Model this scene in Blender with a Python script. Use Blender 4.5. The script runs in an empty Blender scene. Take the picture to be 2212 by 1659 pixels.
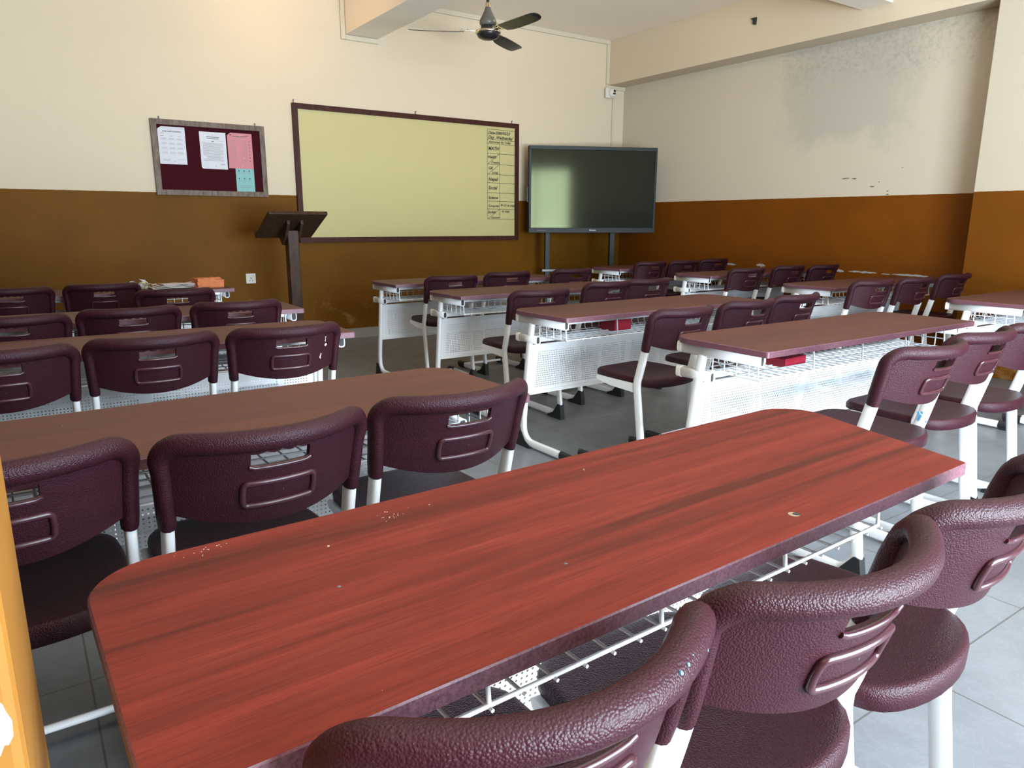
import bpy, bmesh, math, random
from mathutils import Vector, Matrix
random.seed(7)
C = bpy.context.scene.collection
SC = bpy.context.scene
rad = math.radians
PI = math.pi

# ------------------------------------------------------------------ camera, world, light, exposure
CAM_Z, YAW, PITCH, ROLL, FPX = 1.1279, 34.5189, 12.6712, 0.1932, 1551.494
def make_camera():
    y, p, r = rad(YAW), rad(PITCH), rad(ROLL)
    F = Vector((math.sin(y)*math.cos(p), math.cos(y)*math.cos(p), -math.sin(p)))
    R = Vector((math.cos(y), -math.sin(y), 0)); U = R.cross(F)
    R2 = R*math.cos(r) + U*math.sin(r); U2 = -R*math.sin(r) + U*math.cos(r)
    cd = bpy.data.cameras.new('camera'); co = bpy.data.objects.new('camera', cd); C.objects.link(co)
    cd.sensor_width = 36; cd.lens = FPX/2212*36; cd.clip_start = 0.02
    m = Matrix((R2, U2, -F)).transposed().to_4x4(); m.translation = (0, 0, CAM_Z)
    co.matrix_world = m
    SC.camera = co
make_camera()
SC.view_settings.view_transform = 'Standard'
SC.view_settings.look = 'None'
SC.view_settings.exposure = 0.65
SC.view_settings.gamma = 1.0
SC.view_settings.use_curve_mapping = False
SC.cycles.max_bounces = 10
SC.cycles.diffuse_bounces = 6
SC.cycles.transparent_max_bounces = 24
SC.cycles.sample_clamp_indirect = 4.0

w = bpy.data.worlds.new('daylight'); SC.world = w; w.use_nodes = True
w.node_tree.nodes['Background'].inputs[0].default_value = (.75, .87, 1, 1)
w.node_tree.nodes['Background'].inputs[1].default_value = 1.0

def area(name, loc, rot, sx, sy, power, col):
    l = bpy.data.lights.new(name, 'AREA'); l.shape = 'RECTANGLE'; l.size = sx; l.size_y = sy
    l.energy = power; l.color = col
    o = bpy.data.objects.new(name, l); C.objects.link(o); o.location = loc; o.rotation_euler = rot
    return o
# daylight through the windows of the wall behind the camera (built below)
area('daylight_back_window', (2.05, -1.78, 1.30), (rad(90), 0, 0), 3.2, 1.95, 365, (.63, .83, 1))
# added upward fill lamp for the ceiling, in place of ground bounce outside
area('ceiling_fill_light', (2.05, -2.15, .45), (rad(128), 0, 0), 3.2, .8, 310, (.95, .96, 1))
# warm ceiling bulb near the front wall, left bay
def bulb_light(loc, power, col, r=.05):
    l = bpy.data.lights.new('bulb_light', 'POINT'); l.energy = power; l.color = col; l.shadow_soft_size = r
    o = bpy.data.objects.new('bulb_light', l); C.objects.link(o); o.location = loc
bulb_light((1.95, 6.05, 3.02), 7.5, (1, .62, .30), .06)
# added fill bulb to brighten ceiling and walls, unseen above the frame
bulb_light((4.25, 4.6, 2.98), 20, (1, .84, .62), .06)

# ------------------------------------------------------------------ materials
def mat(name, col=(.8, .8, .8), rough=.5, spec=.5, metal=0.0, coat=0.0):
    m = bpy.data.materials.new(name); m.use_nodes = True
    b = m.node_tree.nodes['Principled BSDF']
    b.inputs['Base Color'].default_value = (*col, 1); b.inputs['Roughness'].default_value = rough
    b.inputs['Specular IOR Level'].default_value = spec; b.inputs['Metallic'].default_value = metal
    b.inputs['Coat Weight'].default_value = coat
    return m
class NT:
    """small helper to wire node trees"""
    def __init__(s, m):
        s.t = m.node_tree; s.b = s.t.nodes['Principled BSDF']
    def n(s, kind, **kw):
        x = s.t.nodes.new('ShaderNode'+kind)
        for k, v in kw.items(): setattr(x, k, v)
        return x
    def l(s, a, b): s.t.links.new(a, b)
    def val(s, x, sock):
        if hasattr(x, 'links'): s.l(x, sock)
        else: sock.default_value = x
    def math(s, op, a, b=None, c=None, clamp=False):
        x = s.n('Math', operation=op, use_clamp=clamp)
        for i, v in enumerate((a, b, c)):
            if v is not None: s.val(v, x.inputs[i])
        return x.outputs[0]
    def coord(s, which='Object'):
        return s.n('TexCoord').outputs[which]
    def mapping(s, v, scale=(1, 1, 1), loc=(0, 0, 0)):
        x = s.n('Mapping'); s.l(v, x.inputs[0]); x.inputs['Scale'].default_value = scale; x.inputs['Location'].default_value = loc
        return x.outputs[0]
    def noise(s, v, scale, detail=3, rough=.5, dist=0):
        x = s.n('TexNoise'); s.l(v, x.inputs['Vector']); x.inputs['Scale'].default_value = scale
        x.inputs['Detail'].default_value = detail; x.inputs['Roughness'].default_value = rough; x.inputs['Distortion'].default_value = dist
        return x.outputs['Fac']
    def ramp(s, f, stops):
        x = s.n('ValToRGB'); s.l(f, x.inputs[0]); e = x.color_ramp.elements
        while len(e) < len(stops): e.new(.5)
        for i, (p, c) in enumerate(stops):
            e[i].position = p; e[i].color = (*c, 1) if len(c) == 3 else c
        return x.outputs[0]
    def mix(s, f, a, b, mode='MIX'):
        x = s.n('Mix', data_type='RGBA', blend_type=mode)
        s.val(f, x.inputs[0])
        for v, i in ((a, 6), (b, 7)):
            if hasattr(v, 'links'): s.l(v, x.inputs[i])
            else: x.inputs[i].default_value = (*v, 1) if len(v) == 3 else v
        return x.outputs[2]
    def sep(s, v):
        x = s.n('SeparateXYZ'); s.l(v, x.inputs[0]); return x.outputs
    def bump(s, h, strength, dist=.002):
        x = s.n('Bump'); s.l(h, x.inputs['Height']); x.inputs['Strength'].default_value = strength; x.inputs['Distance'].default_value = dist
        s.l(x.outputs[0], s.b.inputs['Normal'])
    def color(s, c): s.l(c, s.b.inputs['Base Color'])
    def rough(s, r): s.l(r, s.b.inputs['Roughness'])

BROWN = (.115, .045, .0008)
def wall_material(name, cream, paint_z=1.363, stain=None, brown=BROWN):
    m = mat(name, cream, .75, .15); q = NT(m); v = q.coord()
    x, y, z = q.sep(v)
    n1 = q.noise(v, 1.3, 4, .6); n2 = q.noise(v, 14, 4, .6)
    c1 = q.mix(q.math('MULTIPLY', n1, .35), cream, tuple(k*.86 for k in cream))
    # small scuffs and nail marks
    vo = q.n('TexVoronoi'); q.l(v, vo.inputs['Vector']); vo.inputs['Scale'].default_value = 2.3
    spot = q.math('LESS_THAN', vo.outputs['Distance'], .022)
    spot = q.math('MULTIPLY', spot, q.math('GREATER_THAN', n2, .52))
    c1 = q.mix(q.math('MULTIPLY', spot, .55), c1, (.25, .22, .17))
    if stain: c1 = stain(q, v, x, y, z, c1)
    n3 = q.noise(v, 2.2, 5, .65)
    b1 = q.mix(q.ramp(n3, [(.38, (0, 0, 0)), (.72, (1, 1, 1))]), brown, tuple(k*1.22 for k in brown))
    # pale worn patches low on the brown paint
    wear = q.math('MULTIPLY', q.ramp(q.noise(v, 5.5, 6, .7, .4), [(.56, (0, 0, 0)), (.74, (1, 1, 1))]),
                  q.ramp(z, [(.30, (1, 1, 1)), (.62, (0, 0, 0))]))
    b1 = q.mix(q.math('MULTIPLY', wear, .5), b1, (.42, .27, .12))
    b1 = q.mix(q.math('MULTIPLY', spot, .8), b1, (.6, .5, .35))
    edge = q.math('ADD', z, q.math('MULTIPLY', q.math('SUBTRACT', n2, .5), .006))
    q.color(q.mix(q.math('GREATER_THAN', edge, paint_z), b1, c1))
    q.rough(q.math('SUBTRACT', .8, q.math('MULTIPLY', q.math('LESS_THAN', edge, paint_z), .15)))
    q.bump(q.noise(v, 60, 4, .6), .12, .004)
    return m
CREAM = (.59, .495, .36)
def damp(q, v, x, y, z, c):
    # damp grey patch spreading from under the beam on the right wall
    wob = q.noise(v, 3.2, 6, .65)
    def band(a, lo, hi, soft):
        up = q.n('MapRange'); q.l(a, up.inputs[0]); up.inputs[1].default_value = lo-soft; up.inputs[2].default_value = lo+soft
        dn = q.n('MapRange'); q.l(a, dn.inputs[0]); dn.inputs[1].default_value = hi-soft; dn.inputs[2].default_value = hi+soft
        return q.math('SUBTRACT', up.outputs[0], dn.outputs[0], clamp=True)
    yy = q.math('ADD', y, q.math('MULTIPLY', q.math('SUBTRACT', wob, .5), .9))
    zz = q.math('ADD', z, q.math('MULTIPLY', q.math('SUBTRACT', wob, .5), .7))
    a = q.math('MULTIPLY', band(yy, 3.35, 4.45, .14), band(zz, 1.86, 3.2, .08))
    a2 = q.math('MULTIPLY', band(yy, 2.3, 4.6, .3), band(zz, 2.36, 3.2, .16))
    fl = q.ramp(q.noise(v, 26, 6, .75), [(.46, (0, 0, 0)), (.62, (1, 1, 1))])
    c = q.mix(q.math('MULTIPLY', a, .42), c, (.31, .295, .26))
    c = q.mix(q.math('MULTIPLY', q.math('MULTIPLY', a2, fl), .38), c, (.25, .23, .19))
    # dark chips low on the wall, flaked plaster strip on the brown paint
    n = q.noise(q.mapping(v, (1, 3, 9)), 5, 5, .7)
    chip = q.math('MULTIPLY', q.math('GREATER_THAN', n, .69), q.math('MULTIPLY', band(z, 1.42, 1.6, .03), band(y, 3.0, 3.9, .1)))
    return q.mix(chip, c, (.22, .17, .12))
M_FRONT = wall_material('front_wall_paint', CREAM)
M_RIGHT = wall_material('right_wall_paint', (.53, .46, .36), stain=damp, brown=(.130, .036, .0005))
M_WALL = wall_material('plain_wall_paint', CREAM)
M_PILASTER = wall_material('pilaster_paint', (.50, .43, .33), brown=(.130, .040, .001))
M_PILLAR = wall_material('pillar_paint', CREAM, brown=(.20, .085, .014))
def ceiling_mat():
    m = mat('ceiling_paint', (.80, .765, .70), .8, .2); q = NT(m); v = q.coord()
    q.color(q.mix(q.math('MULTIPLY', q.noise(v, 1.5, 5, .6), .3), (.87, .78, .66), (.80, .71, .59))); q.bump(q.noise(v, 80, 3), .1, .004)
    return m
M_CEIL = ceiling_mat()
def floor_mat():
    m = mat('floor_tile', (.4, .4, .4), .3, .35); q = NT(m); v = q.coord()
    x, y, z = q.sep(v); T = .585
    def line(a, off):
        f = q.math('FRACT', q.math('DIVIDE', q.math('SUBTRACT', a, off-5*T), T))
        d = q.math('MINIMUM', f, q.math('SUBTRACT', 1, f))
        return q.math('LESS_THAN', d, .0028/T*.85)
    g = q.math('MAXIMUM', line(x, 1.79), line(y, .745))
    cl = q.noise(v, 3.0, 6, .62, .6)
    c = q.ramp(cl, [(.3, (.135, .142, .152)), (.7, (.18, .187, .197))])
    vein = q.ramp(q.noise(v, 7, 8, .7, 1.4), [(.47, (0, 0, 0)), (.5, (1, 1, 1)), (.53, (0, 0, 0))])
    c = q.mix(q.math('MULTIPLY', vein, .12), c, (.30, .31, .33))
    q.color(q.mix(g, c, (.09, .085, .08)))
    q.rough(q.math('ADD', .24, q.math('MULTIPLY', q.noise(v, 9, 4), .2)))
    return m
M_FLOOR = floor_mat()
def wood_top():
    m = mat('mahogany_laminate', (.3, .07, .04), .38, .06); q = NT(m); v0 = q.coord()
    oi = q.n('ObjectInfo'); va = q.n('VectorMath', operation='ADD'); q.l(v0, va.inputs[0])
    cx = q.n('CombineXYZ'); q.l(q.math('MULTIPLY', oi.outputs['Random'], 37), cx.inputs[0]); q.l(q.math('MULTIPLY', oi.outputs['Random'], 11), cx.inputs[1]); q.l(cx.outputs[0], va.inputs[1])
    v = va.outputs[0]
    big = q.noise(q.mapping(v, (.8, 26, 1)), 1.0, 3, .5, .25)
    fine = q.noise(q.mapping(v, (12, 330, 1)), 1.0, 4, .65)
    mid = q.noise(q.mapping(v, (4, 70, 1)), 1.0, 3, .6)
    c = q.ramp(big, [(.33, (.075, .0185, .013)), (.46, (.135, .0235, .0155)), (.72, (.185, .031, .0205))])
    c = q.mix(q.math('MULTIPLY', q.ramp(fine, [(.40, (1, 1, 1)), (.55, (0, 0, 0))]), .38), c, (.06, .013, .010))
    c = q.mix(q.math('MULTIPLY', q.ramp(mid, [(.55, (0, 0, 0)), (.75, (1, 1, 1))]), .22), c, (.24, .055, .034))
    vo = q.n('TexVoronoi'); q.l(v, vo.inputs['Vector']); vo.inputs['Scale'].default_value = 17
    sp = q.math('MULTIPLY', q.math('LESS_THAN', vo.outputs['Distance'], .028), q.math('GREATER_THAN', q.noise(v, 6, 2), .55))
    q.color(q.mix(sp, c, (.75, .6, .5)))
    q.rough(q.math('ADD', .50, q.math('MULTIPLY', fine, .16)))
    q.bump(fine, .05, .001)
    return m
M_TOP = wood_top()
def dimmed_top():  # duller copy of the desk laminate, differing light and sheen put into its colour
    m = mat('dimmed_laminate', (.1, .03, .02), .42, .25); q = NT(m); v0 = q.coord()
    oi = q.n('ObjectInfo'); va = q.n('VectorMath', operation='ADD'); q.l(v0, va.inputs[0])
    cx = q.n('CombineXYZ'); q.l(q.math('MULTIPLY', oi.outputs['Random'], 37), cx.inputs[0]); q.l(cx.outputs[0], va.inputs[1]); v = va.outputs[0]
    big = q.noise(q.mapping(v, (.9, 22, 1)), 1.0, 3, .5, .25); fine = q.noise(q.mapping(v, (12, 330, 1)), 1.0, 4, .65)
    c = q.ramp(big, [(.33, (.068, .0205, .0145)), (.5, (.088, .0245, .017)), (.72, (.106, .0285, .0195))])
    c = q.mix(q.math('MULTIPLY', q.ramp(fine, [(.40, (1, 1, 1)), (.55, (0, 0, 0))]), .25), c, (.055, .016, .012))
    vo = q.n('TexVoronoi'); q.l(v, vo.inputs['Vector']); vo.inputs['Scale'].default_value = 14
    sp = q.math('MULTIPLY', q.math('LESS_THAN', vo.outputs['Distance'], .022), q.math('GREATER_THAN', q.noise(v, 6, 2), .57))
    q.color(q.mix(sp, c, (.6, .5, .45))); q.rough(q.math('ADD', .43, q.math('MULTIPLY', fine, .14))); q.bump(fine, .04, .001)
    return m
M_TOPDIM = dimmed_top()
def edge_mat():
    m = mat('plum_edge_band', (.15, .055, .07), .42, .5); q = NT(m); v = q.coord()
    q.color(q.mix(q.ramp(q.noise(v, 240, 3, .7), [(.35, (0, 0, 0)), (.6, (1, 1, 1))]), (.075, .026, .036), (.15, .06, .078)))
    q.bump(q.noise(v, 400, 3), .2, .001)
    return m
M_EDGE = edge_mat()
def chair_mat():
    m = mat('maroon_pebbled_plastic', (.07, .018, .026), .42, .19); q = NT(m); v = q.coord()
    vo = q.n('TexVoronoi', feature='F1'); q.l(v, vo.inputs['Vector']); vo.inputs['Scale'].default_value = 380
    d = vo.outputs['Distance']
    n = q.noise(v, 5, 4, .6)
    c = q.mix(n, (.022, .0046, .0078), (.034, .0070, .0115))
    speck = q.math('MULTIPLY', q.math('LESS_THAN', d, .10), q.math('GREATER_THAN', q.noise(v, 55, 3, .7), .57))
    q.color(q.mix(q.math('MULTIPLY', speck, .5), c, (.38, .27, .28)))
    q.rough(q.math('ADD', .34, q.math('MULTIPLY', n, .14)))
    h = q.math('SUBTRACT', 1, d)
    q.bump(h, .6, .0014)
    return m
M_CHAIR = chair_mat()
M_RING = mat('maroon_smooth_plastic', (.046, .0125, .017), .24, .5)
def white_mat():
    m = mat('white_enamel', (.73, .735, .74), .32, .5); q = NT(m); v = q.coord()
    s = q.math('MULTIPLY', q.ramp(q.noise(v, 45, 5, .75), [(.66, (0, 0, 0)), (.70, (1, 1, 1))]), q.ramp(q.sep(v)[2], [(.0, (1, 1, 1)), (.3, (.12, .12, .12))]))
    q.color(q.mix(q.math('MULTIPLY', s, .7), (.73, .735, .74), (.36, .34, .31)))
    return m
M_WHITE = white_mat()
def perforated():
    m = mat('perforated_white_steel', (.70, .705, .71), .38, .5); q = NT(m); v = q.coord()
    x, y, z = q.sep(v); P = .0115
    def cell(a):
        return q.math('SUBTRACT', q.math('FRACT', q.math('DIVIDE', q.math('ADD', a, 5.0), P)), .5)
    fx, fz = cell(x), cell(z)
    r = q.math('SQRT', q.math('ADD', q.math('MULTIPLY', fx, fx), q.math('MULTIPLY', fz, fz)))
    hole = q.math('LESS_THAN', r, .205)
    inx = q.math('MULTIPLY', q.math('LESS_THAN', q.math('ABSOLUTE', x), .635), q.math('GREATER_THAN', q.math('ABSOLUTE', x), .022))
    inz = q.math('MULTIPLY', q.math('LESS_THAN', z, .492), q.math('GREATER_THAN', z, .298))
    hole = q.math('MULTIPLY', hole, q.math('MULTIPLY', inx, inz))
    q.l(q.math('SUBTRACT', 1, hole), q.b.inputs['Alpha'])
    return m
M_PERF = perforated()
M_RUBBER = mat('black_rubber', (.012, .013, .014), .45, .4)
M_DARK = mat('near_black', (.02, .02, .02), .7)  # near black; paints the shade in tube mouths and the drilled hole
def darkwood(name, a, b, rough=.4, sc=1):
    m = mat(name, a, rough, .15); q = NT(m); v = q.coord()
    n = q.noise(q.mapping(v, (9*sc, 9*sc, 2*sc)), 4, 5, .65, .5)
    q.color(q.mix(q.ramp(n, [(.35, (0, 0, 0)), (.7, (1, 1, 1))]), a, b)); q.bump(n, .1, .002)
    return m
M_LECT = darkwood('dark_varnished_wood', (.030, .014, .008), (.065, .033, .020), .35)
M_WBFRAME = darkwood('red_brown_frame_wood', (.034, .009, .006), (.060, .021, .014), .5)
M_NBFRAME = darkwood('grey_brown_frame_wood', (.085, .055, .040), (.20, .155, .12), .5)
M_BOARD = mat('cream_board_enamel', (.46, .40, .185), .45, .2)
def felt():
    m = mat('maroon_felt', (.035, .0035, .007), .95, .1); q = NT(m); v = q.coord()
    q.color(q.mix(q.noise(v, 300, 3), (.028, .002, .005), (.048, .006, .010))); q.bump(q.noise(v, 500, 2), .3, .002)
    return m
M_FELT = felt()
M_PAPER = mat('white_paper', (.55, .55, .58), .8, .15)
M_PINK = mat('pink_paper', (.50, .20, .215), .8, .2)
M_TEAL = mat('teal_paper', (.21, .41, .40), .8, .2)
M_INK = mat('grey_print', (.22, .22, .23), .8, .1)
M_INK2 = mat('dark_print', (.05, .05, .06), .8, .1)
M_MARKER = mat('black_marker', (.035, .04, .03), .6, .2)
M_PLASTIC = mat('off_white_plastic', (.60, .57, .50), .4, .4)
M_CASING = mat('cream_casing', (.52, .46, .34), .5, .3)
M_BEZEL = mat('dark_grey_bezel', (.009, .012, .0115), .5, .3)
def screen_mat():
    m = mat('matt_glass_screen', (.016, .018, .016), .13, .26); m.node_tree.nodes['Principled BSDF'].inputs['Specular Tint'].default_value = (1, 1, .48, 1); q = NT(m); v = q.coord()  # specular tint paints the colour of outdoor greenery into the screen's reflection
    q.rough(q.math('ADD', .06, q.math('MULTIPLY', q.noise(v, 40, 4), .05)))
    return m
M_SCREEN = screen_mat()
M_CHROME = mat('chrome', (.75, .70, .58), .12, .5, 1.0)
M_FAN = mat('black_fan_paint', (.012, .013, .013), .28, .5)
M_FANGREY = mat('grey_fan_motor', (.10, .095, .085), .35, .5)
M_BRICKRED = None
def brick_mat():
    m = mat('orange_brick', (.45, .13, .05), .9, .1); q = NT(m); v = q.coord()
    n = q.noise(v, 40, 5, .7); q.color(q.mix(n, (.36, .10, .04), (.55, .19, .08))); q.bump(n, .7, .006)
    return m
M_BRICK = brick_mat()
M_CLOTH = mat('grey_paper_cloth', (.50, .44, .40), .85, .1)
M_LEAF = mat('dried_leaf', (.42, .36, .22), .8, .1)
M_RED = mat('red_cardboard', (.32, .012, .030), .5, .3)
M_BLUE = mat('blue_paint', (.10, .30, .52), .6, .2)
M_SLAB = mat('dark_grey_slab', (.045, .047, .047), .45, .4)
M_TAN = mat('tan_edge', (.30, .23, .15), .5, .3)
M_FLAKE = mat('flaked_plaster', (.34, .335, .33), .85, .1)
M_BASEB = mat('skirting_tile', (.24, .235, .22), .35, .4)

# ------------------------------------------------------------------ mesh building
def sgp(v, e): return math.copysign(abs(v)**e, v)
class MB:
    def __init__(s): s.v = []; s.f = []; s.mi = []; s.sm = []
    def add(s, vs, fs, mi=0, smooth=True):
        o = len(s.v); s.v += [tuple(p) for p in vs]
        for f in fs: s.f.append([i+o for i in f]); s.mi.append(mi); s.sm.append(smooth)
    def box(s, lo, hi, mi=0, M=None):
        x0, y0, z0 = lo; x1, y1, z1 = hi
        vs = [Vector(p) for p in ((x0, y0, z0), (x1, y0, z0), (x1, y1, z0), (x0, y1, z0), (x0, y0, z1), (x1, y0, z1), (x1, y1, z1), (x0, y1, z1))]
        if M: vs = [M @ p for p in vs]
        s.add(vs, [(3, 2, 1, 0), (4, 5, 6, 7), (0, 1, 5, 4), (1, 2, 6, 5), (2, 3, 7, 6), (3, 0, 4, 7)], mi, False)
    def prism(s, poly, x0, x1, mi=0, smooth=False, axis='x', bevel=None):
        """poly of 2D points extruded along an axis; axis x: (y,z); y: (x,z); z: (x,y)"""
        n = len(poly)
        def P(a, b, t): return {'x': (t, a, b), 'y': (a, t, b), 'z': (a, b, t)}[axis]
        vs = [P(a, b, x0) for a, b in poly]+[P(a, b, x1) for a, b in poly]
        fs = [tuple(range(n))[::-1], tuple(range(n, 2*n))]
        s.add(vs, fs, mi, False)
        s.add(vs, [(i, (i+1) % n, n+(i+1) % n, n+i) for i in range(n)], mi, smooth)
    def tube(s, pts, r, n=8, mi=0, cap=True, closed=False, ry=None, up=Vector((1, 0, 0)), sq=1.0):
        """sweep of an oval section: r along 'up' side axis, ry across it"""
        pts = [Vector(p) for p in pts]; N = len(pts); ry = ry or r; rings = []
        prev = None
        for i, p in enumerate(pts):
            if closed: t = pts[(i+1) % N]-pts[i-1]
            else: t = pts[min(i+1, N-1)]-pts[max(i-1, 0)]
            t.normalize()
            a = up - t*up.dot(t)
            if a.length < .05:
                a = prev - t*prev.dot(t) if prev is not None else t.orthogonal()
            a.normalize(); prev = a; b = t.cross(a)
            rings.append([p+a*(r*sgp(math.cos(q*2*PI/n), sq))+b*(ry*sgp(math.sin(q*2*PI/n), sq)) for q in range(n)])
        vs = [v for rg in rings for v in rg]; fs = []
        for i in range(N if closed else N-1):
            j = (i+1) % N
            for q in range(n): fs.append((i*n+q, i*n+(q+1) % n, j*n+(q+1) % n, j*n+q))
        s.add(vs, fs, mi, True)
        if cap and not closed:
            s.add(rings[0], [tuple(range(n))[::-1]], mi, False); s.add(rings[-1], [tuple(range(n))], mi, False)
    def lathe(s, prof, n=24, mi=0, M=None, smooth=True):
        vs = []
        for r, z in prof:
            for q in range(n):
                p = Vector((r*math.cos(q*2*PI/n), r*math.sin(q*2*PI/n), z)); vs.append(M @ p if M else p)
        fs = [(i*n+q, i*n+(q+1) % n, (i+1)*n+(q+1) % n, (i+1)*n+q) for i in range(len(prof)-1) for q in range(n)]
        s.add(vs, fs, mi, smooth)
    def build(s, name, mats, parent=None, bevel=0, solid=0, merge=False, loc=None):
        me = bpy.data.meshes.new(name); me.from_pydata(s.v, [], s.f); 
        for m in (mats if isinstance(mats, (list, tuple)) else [mats]): me.materials.append(m)
        me.polygons.foreach_set('material_index', s.mi); me.polygons.foreach_set('use_smooth', s.sm)
        bm = bmesh.new(); bm.from_mesh(me)
        if merge: bmesh.ops.remove_doubles(bm, verts=bm.verts, dist=1e-5)
        bmesh.ops.recalc_face_normals(bm, faces=bm.faces); bm.to_mesh(me); bm.free(); me.update()
        o = bpy.data.objects.new(name, me); C.objects.link(o)
        if parent: o.parent = parent
        if loc: o.location = loc
        if solid:
            md = o.modifiers.new('thickness', 'SOLIDIFY'); md.thickness = solid; md.offset = 0
        if bevel:
            md = o.modifiers.new('soft_edges', 'BEVEL'); md.width = bevel; md.segments = 2; md.limit_method = 'ANGLE'; md.angle_limit = rad(40)
        return o
def tag(o, label=None, cat=None, group=None, kind=None):
    if label: o['label'] = label
    if cat: o['category'] = cat
    if group: o['group'] = group
    if kind: o['kind'] = kind
    return o
def empty(name, loc, rz=0):
    o = bpy.data.objects.new(name, None); C.objects.link(o); o.location = loc; o.rotation_euler = (0, 0, rz); o.empty_display_size = .1
    return o
def copy_tree(o, parent=None):
    c = o.copy(); C.objects.link(c); c.parent = parent
    for ch in list(o.children): copy_tree(ch, c)
    return c
def arc(c0, c1, r, a0, a1, n=6):
    return [(c0+r*math.cos(a0+(a1-a0)*i/n), c1+r*math.sin(a0+(a1-a0)*i/n)) for i in range(n+1)]
def rrect(x0, y0, x1, y1, r, n=6):
    return arc(x1-r, y1-r, r, 0, PI/2, n)+arc(x0+r, y1-r, r, PI/2, PI, n)+arc(x0+r, y0+r, r, PI, 1.5*PI, n)+arc(x1-r, y0+r, r, 1.5*PI, 2*PI, n)
def text_bm(mb, s, size, M, mi=0, shear=0.0, thick=0.0, depth=.0012):
    cu = bpy.data.curves.new('txt', 'FONT'); cu.body = s; cu.size = size; cu.shear = shear; cu.offset = thick; cu.resolution_u = 2
    ob = bpy.data.objects.new('txt', cu); C.objects.link(ob)
    bpy.context.view_layer.update()
    me = ob.evaluated_get(bpy.context.evaluated_depsgraph_get()).to_mesh()
    vs = [M @ Vector((v.co.x, v.co.y, depth)) for v in me.vertices]; fs = [tuple(p.vertices) for p in me.polygons]
    mb.add(vs, fs, mi, False)
    bpy.data.objects.remove(ob); bpy.data.curves.remove(cu)

# ------------------------------------------------------------------ the room
XL, XR, YB, YF, ZC = -.5, 6.224, -1.6, 6.7254, 3.17
XB = 5.974                       # face of the beam and pilaster on the right wall
def struct(name, mb, m, **k): return tag(mb.build(name, m, **k), kind='structure')
b = MB(); b.box((XL-.2, YB-.2, -.1), (XR+.2, YF+.2, 0)); struct('floor', b, M_FLOOR)
b = MB(); b.box((XL-.2, YB-.2, ZC), (XR+.2, YF+.2, ZC+.1)); struct('ceiling', b, M_CEIL)
b = MB(); b.box((XL-.2, YF, 0), (XR+.2, YF+.2, ZC)); struct('wall_front', b, M_FRONT)
b = MB(); b.box((XR, YB, 0), (XR+.2, YF, ZC)); struct('wall_right', b, M_RIGHT)
b = MB(); b.box((XL-.2, YB-.2, 0), (XL, YF, ZC)); struct('wall_left', b, M_WALL)
# back wall with a wide window opening (behind the camera)
b = MB()
W = [(.45, 3.65)]; z0, z1 = .30, 2.3
b.box((XL, YB-.2, 0), (XR, YB, z0)); b.box((XL, YB-.2, z1), (XR, YB, ZC))
b.box((XL, YB-.2, z0), (W[0][0], YB, z1)); b.box((W[0][1], YB-.2, z0), (XR, YB, z1))
struct('wall_back', b, M_WALL)
for i, (xa, xb) in enumerate(W):
    b = MB(); t = .05; ya, yb = YB-.14, YB-.08
    b.box((xa, ya, z0), (xb, yb, z0+t)); b.box((xa, ya, z1-t), (xb, yb, z1)); b.box((xa, ya, z0), (xa+t, yb, z1)); b.box((xb-t, ya, z0), (xb, yb, z1))
    n = 4 if i == 0 else 2
    for k in range(1, n): b.box((xa+(xb-xa)*k/n-.02, ya, z0), (xa+(xb-xa)*k/n+.02, yb, z1))
    struct(f'window_{i+1}', b, M_WHITE)
# beams and pillars
b = MB(); b.box((XB, YB, 2.69), (XR, YF, ZC)); struct('beam_right', b, M_WALL, bevel=.004)
b = MB(); b.box((2.76, 3.66, 2.80), (3.08, YF, ZC)); struct('beam_left', b, M_CEIL, bevel=.004)
b = MB(); b.box((XL, 3.40, 2.83), (XB, 3.66, ZC)); struct('beam_middle', b, M_CEIL, bevel=.004)
b = MB(); b.box((XB, 1.9, 0), (XR, 2.62, 2.69)); struct('wall_pilaster', b, M_PILASTER, bevel=.005)
# near pillar with chipped paint at the left edge of the view
b = MB(); b.box((XL, .55, 0), (-.0335, .862, ZC)); pil = struct('wall_pillar', b, M_PILLAR, bevel=.008)
b = MB()
def chip(cx, cz, wd, ht, y=.55, seed=0):
    rnd = random.Random(seed); n = 15
    poly = [(cx+wd*math.cos(2*PI*i/n)*(.7+.5*rnd.random()), cz+ht*math.sin(2*PI*i/n)*(.7+.5*rnd.random())) for i in range(n)]
    poly = [(min(px, -.0335), pz) for px, pz in poly]
    b.prism(poly, y-.0015, y+.004, axis='y')
for k, (cx, cz, wd, ht) in enumerate([(-.047, .792, .0075, .022), (-.0435, .858, .0008, .010), (-.0432, .895, .0006, .008), (-.0436, .925, .0007, .006), (-.042, .75, .002, .003)]): chip(cx, cz, wd, ht, seed=k)
b.build('paint_chip', M_FLAKE, pil)
# skirting
b = MB(); b.box((XL, YF-.012, 0), (XR, YF, .098)); struct('baseboard_front', b, M_BASEB, bevel=.002)
b = MB(); b.box((XR-.012, 2.62, 0), (XR, YF-.012, .098)); struct('baseboard_right', b, M_BASEB, bevel=.002)
b = MB(); b.box((XL, .862, 0), (XL+.012, YF-.012, .098)); struct('baseboard_left', b, M_BASEB, bevel=.002)
# cable casing on the front wall
def casing(i, segs):
    b = MB()
    for (xa, za, xb, zb) in segs: b.box((xa, YF-.02, za), (xb, YF, zb))
    struct(f'trim_{i}', b, M_CASING, bevel=.003)
casing(1, [(2.715, 2.755, 2.757, ZC), (2.757, 2.755, 3.085, 2.797)])
casing(2, [(3.09, ZC-.045, XB, ZC), (XB-.045, 2.70, XB, ZC-.045)])
casing(3, [(XB-.045, 2.645, XR, 2.688), (6.035, 1.2, 6.065, 2.645)])
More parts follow.
